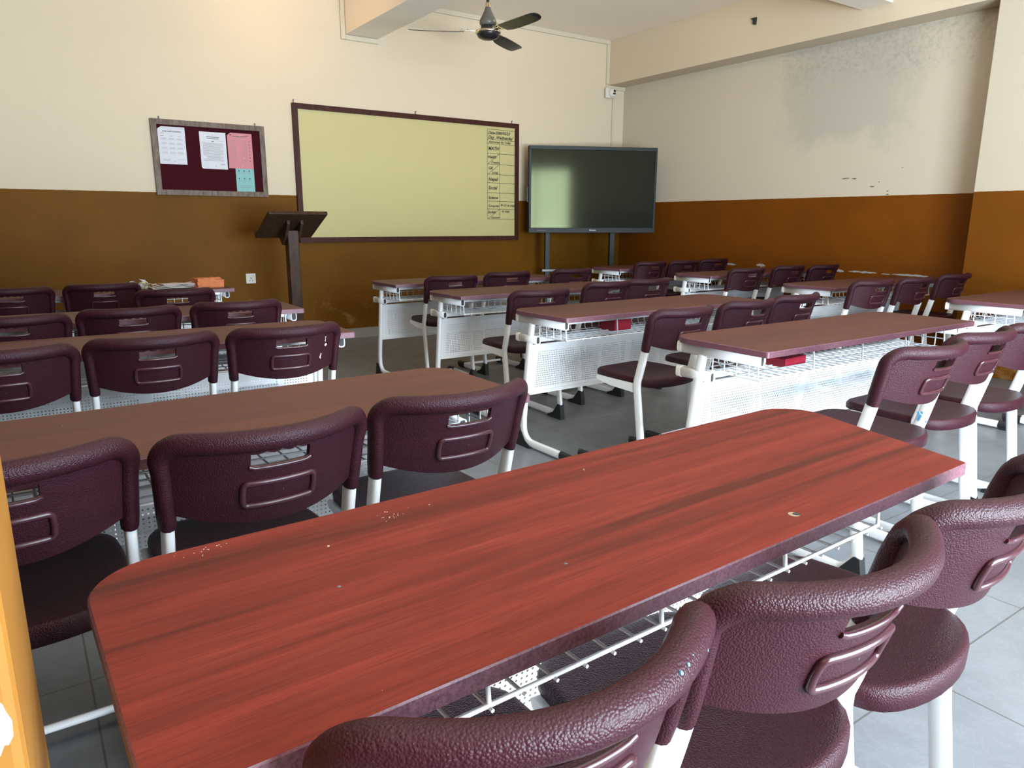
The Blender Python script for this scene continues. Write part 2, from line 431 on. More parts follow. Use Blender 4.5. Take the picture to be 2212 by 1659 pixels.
# flaked plaster patches low on the right wall
b = MB()
def flake(y0, z0, y1, z1, ht, seed):
    rnd = random.Random(seed); n = 14; top, bot = [], []
    for i in range(n+1):
        t = i/n; e = math.sin(PI*t)**.5 if 0 < t < 1 else .15
        y, z = y0+(y1-y0)*t, z0+(z1-z0)*t
        top.append((y, z+ht*e*(.35+.65*rnd.random()))); bot.append((y, z-ht*e*(.2+.6*rnd.random())))
    b.prism(top+bot[::-1], XR-.0015, XR+.003, axis='x')
FLAKES = [(5.06, .708, 4.93, .706, .013), (4.68, .715, 4.57, .712, .024), (4.43, .708, 4.36, .706, .008), (3.81, .708, 3.73, .702, .018), (3.69, .708, 3.42, .706, .012), (3.38, .703, 3.30, .701, .007), (3.29, .706, 2.98, .702, .013)]
for k, a in enumerate(FLAKES): flake(*a, k)
struct('trim_4', b, M_FLAKE)
b = MB()
for k, a in enumerate([(3.84, 1.519, 3.76, 1.523, .006), (3.745, 1.516, 3.70, 1.513, .007), (3.575, 1.442, 3.53, 1.441, .006), (3.50, 1.480, 3.485, 1.477, .005), (3.42, 1.40, 3.40, 1.40, .005), (3.42, 1.375, 3.395, 1.372, .006)]): flake(*a, k+20)
struct('trim_5', b, mat('dark_chip', (.10, .075, .05), .9, .1))
# small dark hook
b = MB(); b.prism([(4.695, 2.93), (4.72, 2.935), (4.725, 2.975), (4.75, 2.99), (4.69, 2.992)], XB-.02, XB, axis='x')
tag(b.build('beam_hook', M_DARK), 'small dark metal hook on the right beam', 'hook')

# ------------------------------------------------------------------ desks
L, D, H = 1.458, .447, .705
def dv(v): return D/2-v             # v: distance from the far edge
def top_outline(skew=0.0, r=.085):
    x0, x1 = -L/2, L/2; yf, yn = D/2, -D/2
    pts = arc(x1-r, yf-r, r, 0, PI/2, 8)+arc(x0+r, yf-r, r, PI/2, PI, 8)+arc(x0+.012, yn+.012, .012, PI, 1.5*PI, 3)+arc(x1-skew-.008, yn+.008, .008, 1.5*PI, 2*PI, 3)
    return pts
def tabletop_mb(skew=0.0):
    b = MB(); o = top_outline(skew); n = len(o); zt, zb, e = H, H-.022, .0025
    cx = sum(p[0] for p in o)/n; cy = sum(p[1] for p in o)/n
    def inset(p, k): 
        d = Vector((p[0]-cx, p[1]-cy)); l = d.length; return (p[0]-d.x/l*k, p[1]-d.y/l*k)
    b.add([(*inset(p, e), zt) for p in o], [tuple(range(n))], 0, False)
    r1 = [(*inset(p, e), zt) for p in o]; r2 = [(*p, zt-e) for p in o]; r3 = [(*p, zb) for p in o]
    for A, B in ((r1, r2), (r2, r3)):
        b.add(A+B, [(i, (i+1) % n, n+(i+1) % n, n+i) for i in range(n)], 1, True)
    b.add(r3, [tuple(range(n))[::-1]], 1, False)
    return b
def desk_leg(root, x, side):
    b = MB(); U = Vector((1, 0, 0))
    path = [(dv(.135), H-.03), (dv(.115), .55), (dv(.075), .22)]
    path += [(dv(.066), .15)]+[(dv(.066+.075)+.075*math.cos(a), .105+.077*math.sin(a)) for a in [PI*2*k/24 for k in range(0, -7, -1)]]
    path += [(dv(.20), .027), (dv(.30), .027), (dv(.43), .027)]
    b.tube([(x, y, z) for y, z in path], .0125, 16, ry=.0195, up=U, sq=.7)
    leg = b.build('leg', M_WHITE, root)
    for zc, va, ve, hh in ((H-.043, .015, .40, .0205), (.565, .03, .185, .0185)):
        b = MB(); b.tube([(x, dv(va), zc), (x, dv(ve), zc)], .0125, 20, ry=hh, up=U, cap=False, sq=.55); b.build('bracket_arm', M_WHITE, leg, solid=.003)
    for zc, ve in ((H-.043, .394), (.565, .179)):
        b = MB(); b.tube([(x, dv(.012), zc), (x, dv(.033), zc)], .0145, 20, ry=.0222, up=U, sq=.6); b.build('end_cap', M_PLASTIC, leg, bevel=.003)
        b = MB(); b.tube([(x, dv(ve-.01), zc), (x, dv(ve), zc)], .0112, 20, ry=.0175, up=U, sq=.55); b.build('tube_shade_plug', M_DARK, leg)  # solid dark plug standing in for the shade inside the open tube
    b = MB(); b.prism([(dv(.015), 0), (dv(.015), .012), (dv(.030), .085), (dv(.050), .088), (dv(.072), .070), (dv(.095), .035), (dv(.135), .012), (dv(.135), 0)], x-.016, x+.016)
    b.build('boot', M_RUBBER, leg, bevel=.004)
    b = MB(); b.tube([(x, dv(.375), .028), (x, dv(.44), .026), (x, dv(.452), .023)], .0165, 12, ry=.0235, up=U); b.box((x-.012, dv(.44), 0), (x+.012, dv(.38), .012))
    b.build('foot_cap', M_RUBBER, leg, bevel=.003)
    return leg
def wire_basket(root, xa, xb):
    b = MB(); zb = .585; v0, v1 = .10, .362; r = .0026; X = Vector((0, 0, 1))
    for v in (v0, .155, .21, .265, .32, v1):
        b.tube([(xa, dv(v), zb), (xb, dv(v), zb)], r if v < v1 else .0035, 6, up=X)
    n = int((xb-xa)/.047)
    for i in range(n+1):
        x = xa+(xb-xa)*i/n
        b.tube([(x, dv(v0), H-.045), (x, dv(v0), zb+.012), (x, dv(v0+.012), zb-.003), (x, dv(v1+.008), zb-.003)], r, 6, up=Vector((1, 0, 0)))
    for z in (H-.045, .62): b.tube([(xa, dv(v0), z), (xb, dv(v0), z)], r, 6, up=X)
    for i in range(5):
        x = xa+(xb-xa)*i/4
        b.tube([(x, dv(v1), zb), (x, dv(v1-.01), H-.022)], .0035, 6, up=Vector((1, 0, 0)))
    for x in (xa, xb):
        for v in (.155, .21, .265, .32): b.tube([(x, dv(v), zb), (x, dv(v), H-.045)], r, 6, up=Vector((1, 0, 0)))
        for z in (.62, H-.045): b.tube([(x, dv(v0), z), (x, dv(v1-.005), z)], r, 6, up=X)
    return b.build('wire_basket', M_WHITE, root)
def make_desk(skew=0.0, inset_r=.042):
    root = empty('school_desk', (0, 0, 0))
    tabletop_mb(skew).build('tabletop', [M_TOP if skew else M_TOPDIM, M_EDGE], root)
    xl, xr = -L/2+.042, L/2-inset_r
    desk_leg(root, xl, -1); desk_leg(root, xr, 1)
    b = MB(); xm0, xm1 = xl+.012, xr-.012
    for lo, hi in (((xm0, dv(.35), H-.047), (xm1, dv(.33), H-.023)), ((xm0, dv(.12), H-.047), (xm1, dv(.10), H-.023)), ((xm0, dv(.13), .545), (xm1, dv(.09), .572))):
        b = MB(); b.box(lo, hi); b.build('support_rail', M_WHITE, root, bevel=.003)
    # perforated modesty panel, following the slant of the legs, with a folded border
    def pv(z): return dv(.075+.04*(z-.22)/.33)
    b = MB(); za, zb = .275, .528
    b.add([(xm0, pv(za), za), (xm1, pv(za), za), (xm1, pv(zb), zb), (xm0, pv(zb), zb)], [(0, 1, 2, 3)], 0, False)
    for (z0_, z1_) in ((za-.006, za+.012), (zb-.012, zb+.006)):
        b.prism([(pv(z0_)-.008, z0_), (pv(z1_)-.008, z1_), (pv(z1_)+.008, z1_), (pv(z0_)+.008, z0_)], xm0, xm1, 1)
    for (x0_, x1_) in ((xm0, xm0+.012), (xm1-.012, xm1)):
        b.prism([(pv(za)-.007, za), (pv(zb)-.007, zb), (pv(zb)+.007, zb), (pv(za)+.007, za)], x0_, x1_, 1)
    b.build('modesty_panel', [M_PERF, M_WHITE], root)
    wire_basket(root, xl+.03, xr-.03)
    return root
DESK = {'L1': (1.478, 1.004, 1.52), 'L2': (1.034, 1.877, 1.03), 'L3': (1.089, 3.110, -0.85), 'L4': (1.184, 3.992, -0.84), 'L5': (1.180, 5.348, -0.33),
        'M1': (2.061, 1.919, -0.56), 'M2': (2.030, 2.973, 0.75), 'M3': (2.136, 4.084, -0.04), 'M4': (2.157, 5.020, 0.93),
        'R1': (4.431, 2.035, 0), 'R2': (4.538, 3.212, -1.34), 'R3': (4.706, 4.411, -0.81), 'R4': (4.701, 5.496, 0)}
ORD = ['nearest', 'second nearest', 'third nearest', 'fourth nearest', 'farthest']
def desk_label(k):
    c, i = k[0], int(k[1])
    if k == 'L1': return 'long red mahogany desk with a drilled hole in its top, filling the foreground'
    if k == 'L5': return 'desk with the orange brick on it, below the notice board'
    if k == 'M2': return 'second middle column desk with a red box in its wire basket'
    if k == 'M1': return 'nearest middle column desk with a red book in its wire basket'
    col = {'L': 'left column', 'M': 'middle column', 'R': 'right column by the wall'}[c]
    o = ORD[i-1] if not (c != 'L' and i == 4) else 'farthest'
    return f'brown topped white steel desk, {o} of the {col}'
proto_desk = None
desk_obj = {}
for k, (x, y, a) in DESK.items():
    if k == 'L1': o = make_desk(.101, .20)
    elif proto_desk is None: o = proto_desk = make_desk()
    else: o = copy_tree(proto_desk)
    sgn = -1 if k[0] == 'L' else 1
    a = rad(a); u, v = sgn*L/2, D/2
    o.location = (x+math.cos(a)*u+math.sin(a)*v, y+math.sin(a)*u-math.cos(a)*v, 0); o.rotation_euler = (0, 0, a)
    tag(o, desk_label(k), 'desk', 'three seat school desks in rows'); desk_obj[k] = o
# drilled hole and screw heads in the nearest desk
b = MB(); Mz = lambda x, y: Matrix.Translation((x, y, 0))
def on_desk(px, py):      # world -> desk L1 local
    return desk_obj['L1'].matrix_basis.inverted() @ Vector((px, py, 0))
p = on_desk(.914, .587)
b.lathe([(.0085, H+.0004), (.0075, H+.0006), (0, H+.0006)], 16, 0, Mz(p.x, p.y)); b.lathe([(.0055, H+.0009), (0, H+.0009)], 12, 1, Mz(p.x+.003, p.y-.002))
b.build('drilled_hole', [M_TAN, M_DARK], desk_obj['L1'])
b = MB()
for q in ((.533, .653), (.273, .758)):
    p = on_desk(*q); b.lathe([(.0026, H+.0004), (.002, H+.0008), (0, H+.0008)], 12, 0, Mz(p.x, p.y))
b.build('screw_head', M_FANGREY, desk_obj['L1'])
b = MB()
for (cx, cy, n, sp) in ((.421, .913, 14, .012), (.177, .953, 8, .010), (.145, .945, 5, .014), (.44, .93, 5, .03), (.782, .913, 3, .003)):
    for i in range(n):
        p = on_desk(cx+random.gauss(0, sp), cy+random.gauss(0, .006)); a = random.random()*PI; r1, r2 = .0003+.0014*random.random()**2, .0004
        b.prism([(p.x+r1*math.cos(t)*math.cos(a)-r2*math.sin(t)*math.sin(a), p.y+r1*math.cos(t)*math.sin(a)+r2*math.sin(t)*math.cos(a)) for t in [k*PI/3 for k in range(6)]], H-.001, H+.0004, axis='z')
b.build('paint_fleck', M_PAPER, desk_obj['L1'])

# ------------------------------------------------------------------ chairs
ZS, ZT, WS, WT, BUL, LEAN, RC = .588, .757, .178, .187, .085, -.040, .036
def lean(z): return LEAN*(z-ZS)/(ZT-ZS)
def bulge(z): return BUL*(.82+.18*(z-ZS)/(ZT-ZS))
def backpt(sx, z, off=0.0):
    wd = WS+(WT-WS)*min(1, max(0, (z-ZS)/(ZT-ZS)))
    x = sx*wd; y = lean(z)-bulge(z)*(1-abs(sx)**2.0)
    if off:
        dx = 1e-3; y2 = lean(z)-bulge(z)*(1-abs(sx+dx)**2.0)
        t = Vector((dx*wd, y2-y)); nrm = Vector((t.y, -t.x)).normalized()    # points to the rear (-y)
        return Vector((x+nrm.x*off, y+nrm.y*off, z))
    return Vector((x, y, z))
def backrest_mb():
    b = MB(); NX, NZ = 56, 26
    def zb(sx): return .618-.034*(1-sx*sx)
    hx, hz0, hz1 = .30, .704, .734     # handle slot
    def zz(i, j):
        sx = -1+2*i/NX; z = zb(sx)+(ZT-zb(sx))*j/NZ
        return sx, z
    idx = {}; vs = []
    for i in range(NX+1):
        for j in range(NZ+1):
            sx, z = zz(i, j); idx[i, j] = len(vs); vs.append(backpt(sx, z))
    fs = []
    inside = set()
    for i in range(NX):
        for j in range(NZ):
            sx, z = zz(i+.5, j+.5)
            if abs(sx) < hx and hz0 < z < hz1: inside.add((i, j)); continue
            fs.append((idx[i, j], idx[i+1, j], idx[i+1, j+1], idx[i, j+1]))
    # straighten the slot edges and scallop its upper edge
    for (i, j) in list(idx):
        sx, z = zz(i, j)
        adj = [(i+a, j+c) in inside for a in (-1, 0) for c in (-1, 0)]
        if any(adj) and not all(adj):
            up = ((i-1, j-1) in inside) or ((i, j-1) in inside)
            dn = ((i-1, j) in inside) or ((i, j) in inside)
            if up and not dn: z = hz1-.0055*abs(math.sin((sx+hx)/(2*hx)*4*PI))
            elif dn and not up: z = hz0
            c = max(0, abs(sx)/hx-.86)/.14
            if up and not dn: z -= .006*min(1, c)**2
            if dn and not up: z += .006*min(1, c)**2
            vs[idx[i, j]] = backpt(sx, z)
    # front and rear skins
    T = .0045; nv = len(vs)
    fr, re = [], []
    for (i, j), k in sorted(idx.items(), key=lambda t: t[1]):
        z = vs[k].z; sx, _ = zz(i, j)
        fr.append(backpt(sx, z, -T)); re.append(backpt(sx, z, T))
    b.add(fr+re, fs+[tuple(nv+q for q in f[::-1]) for f in fs], 0, True)
    edge = {}
    for f in fs:
        for q in range(4):
            e = (f[q], f[(q+1) % 4]); edge[e] = 1
    rim = [e for e in edge if (e[1], e[0]) not in edge]
    b.add(fr+re, [(e[0], e[1], nv+e[1], nv+e[0]) for e in rim], 0, True)
    # raised lip round the slot, rear side
    # thick rolled rim over sleeves, corners and top
    path = []
    for k in range(5): z = ZS+(ZT-RC-ZS)*k/5; path.append(backpt(1, z))
    for k in range(9):
        a = PI/2*k/8; x = WT-RC+RC*math.cos(a); z = ZT-RC+RC*math.sin(a); path.append(Vector((x, lean(z)-bulge(z)*(1-(x/WT)**2), z)))
    for k in range(1, 25):
        x = (WT-RC)*(1-2*k/24); path.append(Vector((x, lean(ZT)-bulge(ZT)*(1-(x/WT)**2), ZT)))
    for k in range(1, 9):
        a = PI/2+PI/2*k/8; x = -WT+RC+RC*math.cos(a); z = ZT-RC+RC*math.sin(a); path.append(Vector((x, lean(z)-bulge(z)*(1-(x/WT)**2), z)))
    for k in range(4, -1, -1): z = ZS+(ZT-RC-ZS)*k/5; path.append(backpt(-1, z))
    N = len(path); n = 14; rings = []
    for i, p in enumerate(path):
        t = (path[min(i+1, N-1)]-path[max(i-1, 0)]).normalized()
        a = Vector((0, 1, 0)); a = (a-t*a.dot(t)).normalized(); c = t.cross(a)
        topness = min(1, max(0, (p.z-(ZT-.05))/.045))
        ra = .0185+.0035*(1-topness); rc = .0165+.0035*topness
        pc = p+Vector((0, -.004*topness, 0))
        if p.z < ZS+.004 and i in (0, N-1): ra *= .93; rc *= .93
        rings.append([pc+a*(ra*math.cos(q*2*PI/n))+c*(rc*math.sin(q*2*PI/n)) for q in range(n)])
    vs = [v for r_ in rings for v in r_]
    b.add(vs, [(i*n+q, i*n+(q+1) % n, (i+1)*n+(q+1) % n, (i+1)*n+q) for i in range(N-1) for q in range(n)], 0, True)
    b.add(rings[0], [tuple(range(n))], 0, False); b.add(rings[-1], [tuple(range(n))], 0, False)
    return b
def ring_mb():
    b = MB(); cz, hw, hh, r = .6475, .36, .0235, .009
    pts = []
    for (u, v) in rrect(-hw*WS, -hh, hw*WS, hh, r, 5):
        pts.append(backpt(u/(WS*1.03), cz+v, .0065))
    dense = []
    for i in range(len(pts)):
        a, c = pts[i], pts[(i+1) % len(pts)]; m = max(1, int((c-a).length/.012))
        for k in range(m):
            q = a.lerp(c, k/m); sx = q.x/(WS*1.03)
            dense.append(backpt(max(-1, min(1, sx)), q.z, .0065) if m > 1 and k else q)
    b.tube(dense, .0058, 10, closed=True, up=Vector((0, 1, 0)))
    lip = []
    for u in range(13):
        sx = -.30+.60*u/12; lip.append(backpt(sx, .7005+.004*max(0, abs(sx)/.30-.85)/.15, .0045))
    b.tube(lip, .0042, 8, up=Vector((0, 0, 1)))
    p = backpt(.03, .6475, .0048); b.lathe([(.0016, 0), (0, .0003)], 8, 1, Matrix.Translation(p) @ Matrix.Rotation(PI/2, 4, 'X'))
    return b
SEAT_Z = .463
def seat_mb():
    b = MB(); out = []
    hw = .177
    for k in range(9): a = PI/2*k/8; out.append((hw-.07+.07*math.cos(a)-.006, .268+.07*math.sin(a)))
    for k in range(9): a = PI/2+PI/2*k/8; out.append((-hw+.07+.07*math.cos(a)+.006, .268+.07*math.sin(a)))
    out += [(-hw, .21), (-hw-.002, .14), (-hw, .07)]
    for k in range(17):
        a = PI+PI*k/16; out.append((hw*math.cos(a)*(1 if abs(math.cos(a)) > .99 else 1.0), .042+.094*math.copysign(abs(math.sin(a))**.85, math.sin(a))))
    out += [(hw, .07), (hw+.002, .14), (hw, .21)]
    n = len(out); cx, cy = 0, .145
    def ring(k, dz):
        return [(cx+(x-cx)*k, cy+(y-cy)*k, SEAT_Z+dz(x*k, cy+(y-cy)*k)) for x, y in out]
    def dish(x, y):
        return -.010*(1-(x/.2)**2)*max(0, 1-((y-.13)/.20)**2)+.002
    rings = [ring(k, dish) for k in (.2, .4, .6, .75, .87, .93)]
    rings.append(ring(.965, lambda x, y: -.001)); rings.append(ring(.988, lambda x, y: -.006)); rings.append(ring(1.0, lambda x, y: -.014))
    def droop(x, y): return -.026-.014*max(0, min(1, (.10-y)/.12))
    rings.append(ring(.997, droop)); rings.append(ring(.97, lambda x, y: droop(x, y)-.002))
    vs = [v for r_ in rings for v in r_]
    b.add(vs, [(i*n+q, i*n+(q+1) % n, (i+1)*n+(q+1) % n, (i+1)*n+q) for i in range(len(rings)-1) for q in range(n)], 0, True)
    b.add(rings[0], [tuple(range(n))], 0, True); b.add(rings[-1], [tuple(range(n))], 0, False)
    return b
def make_chair():
    root = empty('school_chair', (0, 0, 0))
    seat_mb().build('seat', M_CHAIR, root)
    br = backrest_mb().build('backrest', M_CHAIR, root)
    ring_mb().build('moulded_ring', [M_RING, M_DARK], br)
    for s in (1, -1):
        U = Vector((1, 0, 0)); x = s*WS
        path = [(lean(.62), .62), (lean(.57), .57), (.026, .485), (.036, .45), (.037, .42), (.030, .37), (-.004, .12)]
        r = .07; cy, cz = -.008+r, .027+r
        path += [(cy-r*math.cos(a), cz-r*math.sin(a)) for a in [PI/2*k/6 for k in range(7)]]
        path += [(.16, .027), (.28, .027), (.36, .027)]
        b = MB(); b.tube([(x, y, z) for y, z in path], .0105, 16, ry=.0195, up=U, sq=.7)
        leg = b.build('leg', M_WHITE, root)
        b = MB(); b.prism([(.035, .395), (.035, .436), (.20, .437), (.285, .437), (.292, .43), (.285, .418), (.20, .403)], x+s*.004, x-s*.012)
        b.build('seat_rail', M_WHITE, leg, bevel=.004)
        b = MB(); b.prism([(-.038, 0), (-.036, .03), (-.026, .088), (-.006, .092), (.012, .070), (.042, .032), (.092, .014), (.092, 0)], x-.015, x+.015)
        b.build('boot', M_RUBBER, leg, bevel=.004)
        b = MB(); b.tube([(x, .30, .028), (x, .38, .027), (x, .392, .024)], .015, 12, ry=.0235, up=U); b.box((x-.011, .31, 0), (x+.011, .38, .012))
        b.build('foot_cap', M_RUBBER, leg, bevel=.003)
    for y, z in ((.32, .03), (.10, .425), (.27, .428)):
        b = MB(); b.tube([(-WS, y, z), (WS, y, z)], .0095, 10, up=Vector((0, 0, 1))); b.build('crossbar', M_WHITE, root)
    return root
CHAIR = {"L2a": (-.060, 1.40, -1), "L2b": (.351, 1.362, 3), "L2c": (.776, 1.400, 1), "L3a": (-.067, 2.555, 0), "L3b": (.345, 2.592, 0), "L3c": (.770, 2.580, -1),
         "L4a": (-.034, 3.408, 0), "L4b": (.386, 3.474, 1), "L4c": (.834, 3.497, -3), "L5a": (-.028, 4.812, 1), "L5b": (.416, 4.870, 0), "L5c": (.709, 4.295, -1),
         "L1a": (.338, .485, -4), "L1b": (.733, .468, -2), "L1c": (1.125, .478, 4),
         "M1a": (2.290, 1.125, -1.5), "M1b": (2.735, 1.165, 0), "M1c": (3.16, 1.17, 0), "M2a": (2.38, 2.20, 3), "M2b": (2.885, 2.25, 2.7), "M2c": (3.326, 2.293, 3),
         "M3a": (2.37, 3.22, -1), "M3b": (3.05, 3.43, 3), "M3c": (3.429, 3.462, 0), "M4a": (2.485, 4.39, -4), "M4b": (3.035, 4.516, -1), "M4c": (3.662, 4.53, 0),
         "R1a": (4.86, 1.33, 0), "R2a": (4.614, 2.597, -7), "R2b": (5.102, 2.574, 0), "R2c": (5.70, 2.60, -1), "R3a": (4.949, 3.849, -4), "R3b": (5.556, 3.881, -2), "R3c": (5.926, 3.788, -1),
         "R4a": (4.994, 4.985, 0), "R4b": (5.40, 4.95, 1), "R4c": (5.93, 5.02, -2)}
def chair_label(k):
    c, i, s = k[0], int(k[1]), k[2]
    if k == 'L1a': return 'maroon chair with blue smudges on its rim, cut off by the bottom edge'
    if k == 'L3c': return 'maroon chair with white paint marks on its back, left column'
    if k == 'M1a': return 'maroon chair with a blue paint mark on its white leg, behind the foreground desk'
    if k == 'R1a': return 'maroon chair mostly cut off by the right edge of the photo'
    col = {'L': 'left column', 'M': 'middle column', 'R': 'right column'}[c]
    o = ORD[i-1] if not (c != 'L' and i == 4) else 'farthest'
    if k[:2] == 'L1': dsk = 'foreground desk with the drilled hole'
    elif k[:2] == 'L5': dsk = 'desk with the brick on it'
    else: dsk = f'{o} desk of the {col}'
    e = {'a': 'left', 'b': 'middle', 'c': 'right'}[s]
    return f'{e} of the maroon plastic chairs at the {dsk}'
proto = make_chair(); used = False; chair_obj = {}
for k, (x, y, a) in CHAIR.items():
    o = copy_tree(proto) if used else proto
    used = True
    o.location = (x, y, 0); o.rotation_euler = (0, 0, rad(a))
    tag(o, chair_label(k), 'chair', 'maroon school chairs'); chair_obj[k] = o
# paint marks on single chairs
def splat(b, p, nrm, r, sy=1.0, seed=0):
    rnd = random.Random(seed); nrm = Vector(nrm).normalized(); t = nrm.cross(Vector((0, 0, 1))).normalized(); u = t.cross(nrm); n = 11
    top = [Vector(p)+t*(r*math.cos(2*PI*i/n)*(.6+.6*rnd.random()))+u*(r*sy*math.sin(2*PI*i/n)*(.6+.6*rnd.random())) for i in range(n)]
    b.add([q+nrm*.0004 for q in top]+[q-nrm*.0015 for q in top], [tuple(range(n))]+[(i, (i+1) % n, n+(i+1) % n, n+i) for i in range(n)], 0, False)
def br_child(k, name):
    return [c for c in chair_obj[k].children if c.name.startswith(name)]
for i, (sx, z, r, sy) in enumerate([(.70, .722, .0025, 1), (.70, .714, .002, 1), (.70, .7075, .002, 1), (.71, .694, .0055, 1.1), (.60, .652, .003, 3.2), (.615, .660, .002, 3)]):
    b = MB(); splat(b, backpt(sx, z, .0048), (.25*sx, -1, 0), r, sy, i); b.build('white_paint_mark', M_PAPER, br_child('L3c', 'backrest')[0])
b = MB()
for i in range(9):
    x = .10+.014*(i % 3)-.01*(i//3); splat(b, (x+random.gauss(0, .004), lean(ZT)-bulge(ZT)*(1-(x/WT)**2)-.016-.004, ZT+.006+.005*(i//3)-.004), (.35, -1, .45), .0019, 1, i)
b.build('blue_smudge', M_BLUE, br_child('L1a', 'backrest')[0])
legs = br_child('M1a', 'leg')
b = MB()
for i, (dy, dz, r) in enumerate([(0, 0, .007), (.006, .01, .005), (-.006, .014, .004), (.003, -.01, .006)]): splat(b, (WS-.0108, .028+dy, .495+dz), (-1, 0, 0), r, 1.2, i)
for i, (dx, dz, r) in enumerate([(0, 0, .006), (.003, .012, .005), (-.003, -.010, .005)]): splat(b, (WS+dx, .0065, .49+dz), (0, -1, -.3), r, 1.3, i+5)
b.build('blue_paint_mark', M_BLUE, [l for l in legs if l.data.vertices[0].co.x > 0][0])

# ------------------------------------------------------------------ wall things
def wall_M(x, y, z):      # local x -> wall x, local y -> wall z, local z -> out of the wall (-Y)
    return Matrix.Translation((x, y, z)) @ Matrix.Rotation(PI/2, 4, 'X')
def frame_mb(x0, x1, z0, z1, wd, y0, y1):
    b = MB()
    b.prism([(x0, z0), (x1, z0), (x1-wd, z0+wd), (x0+wd, z0+wd)], y0, y1, axis='y'); b.prism([(x0, z1), (x0+wd, z1-wd), (x1-wd, z1-wd), (x1, z1)], y0, y1, axis='y')
    b.prism([(x0, z0), (x0+wd, z0+wd), (x0+wd, z1-wd), (x0, z1)], y0, y1, axis='y'); b.prism([(x1, z0), (x1, z1), (x1-wd, z1-wd), (x1-wd, z0+wd)], y0, y1, axis='y')
    return b
# whiteboard
x0, x1, zz0, zz1 = 2.2203, 4.6846, .9393, 2.1629
wb = empty('whiteboard', (x0, YF, zz0)); tag(wb, 'large cream whiteboard in a red brown wooden frame on the front wall', 'whiteboard')
def rel(o, root): o.parent = root; o.location = -root.location; return o
rel(frame_mb(x0, x1, zz0, zz1, .047, YF-.035, YF-.001).build('frame', M_WBFRAME, bevel=.004), wb)
b = MB(); b.box((x0+.04, YF-.02, zz0+.04), (x1-.04, YF-.002, zz1-.04)); rel(b.build('board', M_BOARD), wb)
b = MB()
for x in (x0+.02, (x0+x1)/2, x1-.08): b.tube([(x, YF-.012, zz1-.01), (x, YF-.012, zz1+.03)], .004, 8); b.tube([(x, YF-.03, zz1+.028), (x, YF-.001, zz1+.028)], .003, 8, up=Vector((0, 0, 1)))
rel(b.build('hanging_nail', M_FANGREY), wb)
b = MB(); yw = YF-.0202
def line(xa, za, xb, zb, wd=.004):
    d_ = Vector((xb-xa, zb-za)); n_ = Vector((-d_.y, d_.x)).normalized()*wd/2
    b.add([(xa+n_.x, yw-.0006, za+n_.y), (xb+n_.x, yw-.0006, zb+n_.y), (xb-n_.x, yw-.0006, zb-n_.y), (xa-n_.x, yw-.0006, za-n_.y)], [(0, 1, 2, 3)], 0, False)
# timetable grid on the right of the board: heights as fractions of the ruled column
TX0, TX1, TXM = 4.285, x1-.047, 4.44
rows = [2.088, 1.985, 1.943, 1.845, 1.735, 1.63, 1.543, 1.44, 1.352, 1.270, 1.165]
for z in rows[:3]: line(TX0, z, TX1, z-.004)
for z in rows[3:]: line(TX0, z, TX1, z-.004)
line(TX0, rows[0], TX0, rows[-1]); line(TXM, rows[2], TXM, rows[-1]); line(TX1, rows[0], TX1, rows[-1])
for (za, zb) in ((rows[3], rows[4]), (rows[4], rows[5]), (rows[9], rows[10])): line(TX0+.005, zb, TXM, za)
def wr(s, x, z, size, shear=.25): text_bm(b, s, size, wall_M(x, yw, z), 0, shear, .0016*size/.05, .0008)
wr('Date-2080/02/23', TX0+.012, 2.040, .040); wr("Day -Wednesday'", TX0+.012, 1.993, .044)
wr('Assignment for Today', TX0+.018, 1.951, .031)
wr('MATH', TX0+.010, 1.878, .048); wr('Health', TX0+.005, 1.795, .040); wr('Creative', TX0+.045, 1.742, .032)
wr('GK', TX0+.012, 1.68, .040); wr('Local', TX0+.055, 1.637, .036); wr('Nepali', TX0+.012, 1.565, .046)
wr('Social', TX0+.010, 1.475, .048); wr('Science', TX0+.010, 1.375, .040); wr('Computer', TX0+.008, 1.292, .033)
wr('English', TX0+.004, 1.225, .036); wr('Grammar', TX0+.045, 1.172, .027)
wr('Pg 51 in copy', TXM+.012, 1.298, .035); wr('in copy', TXM+.03, 1.236, .034)
rel(b.build('handwriting', M_MARKER), wb)

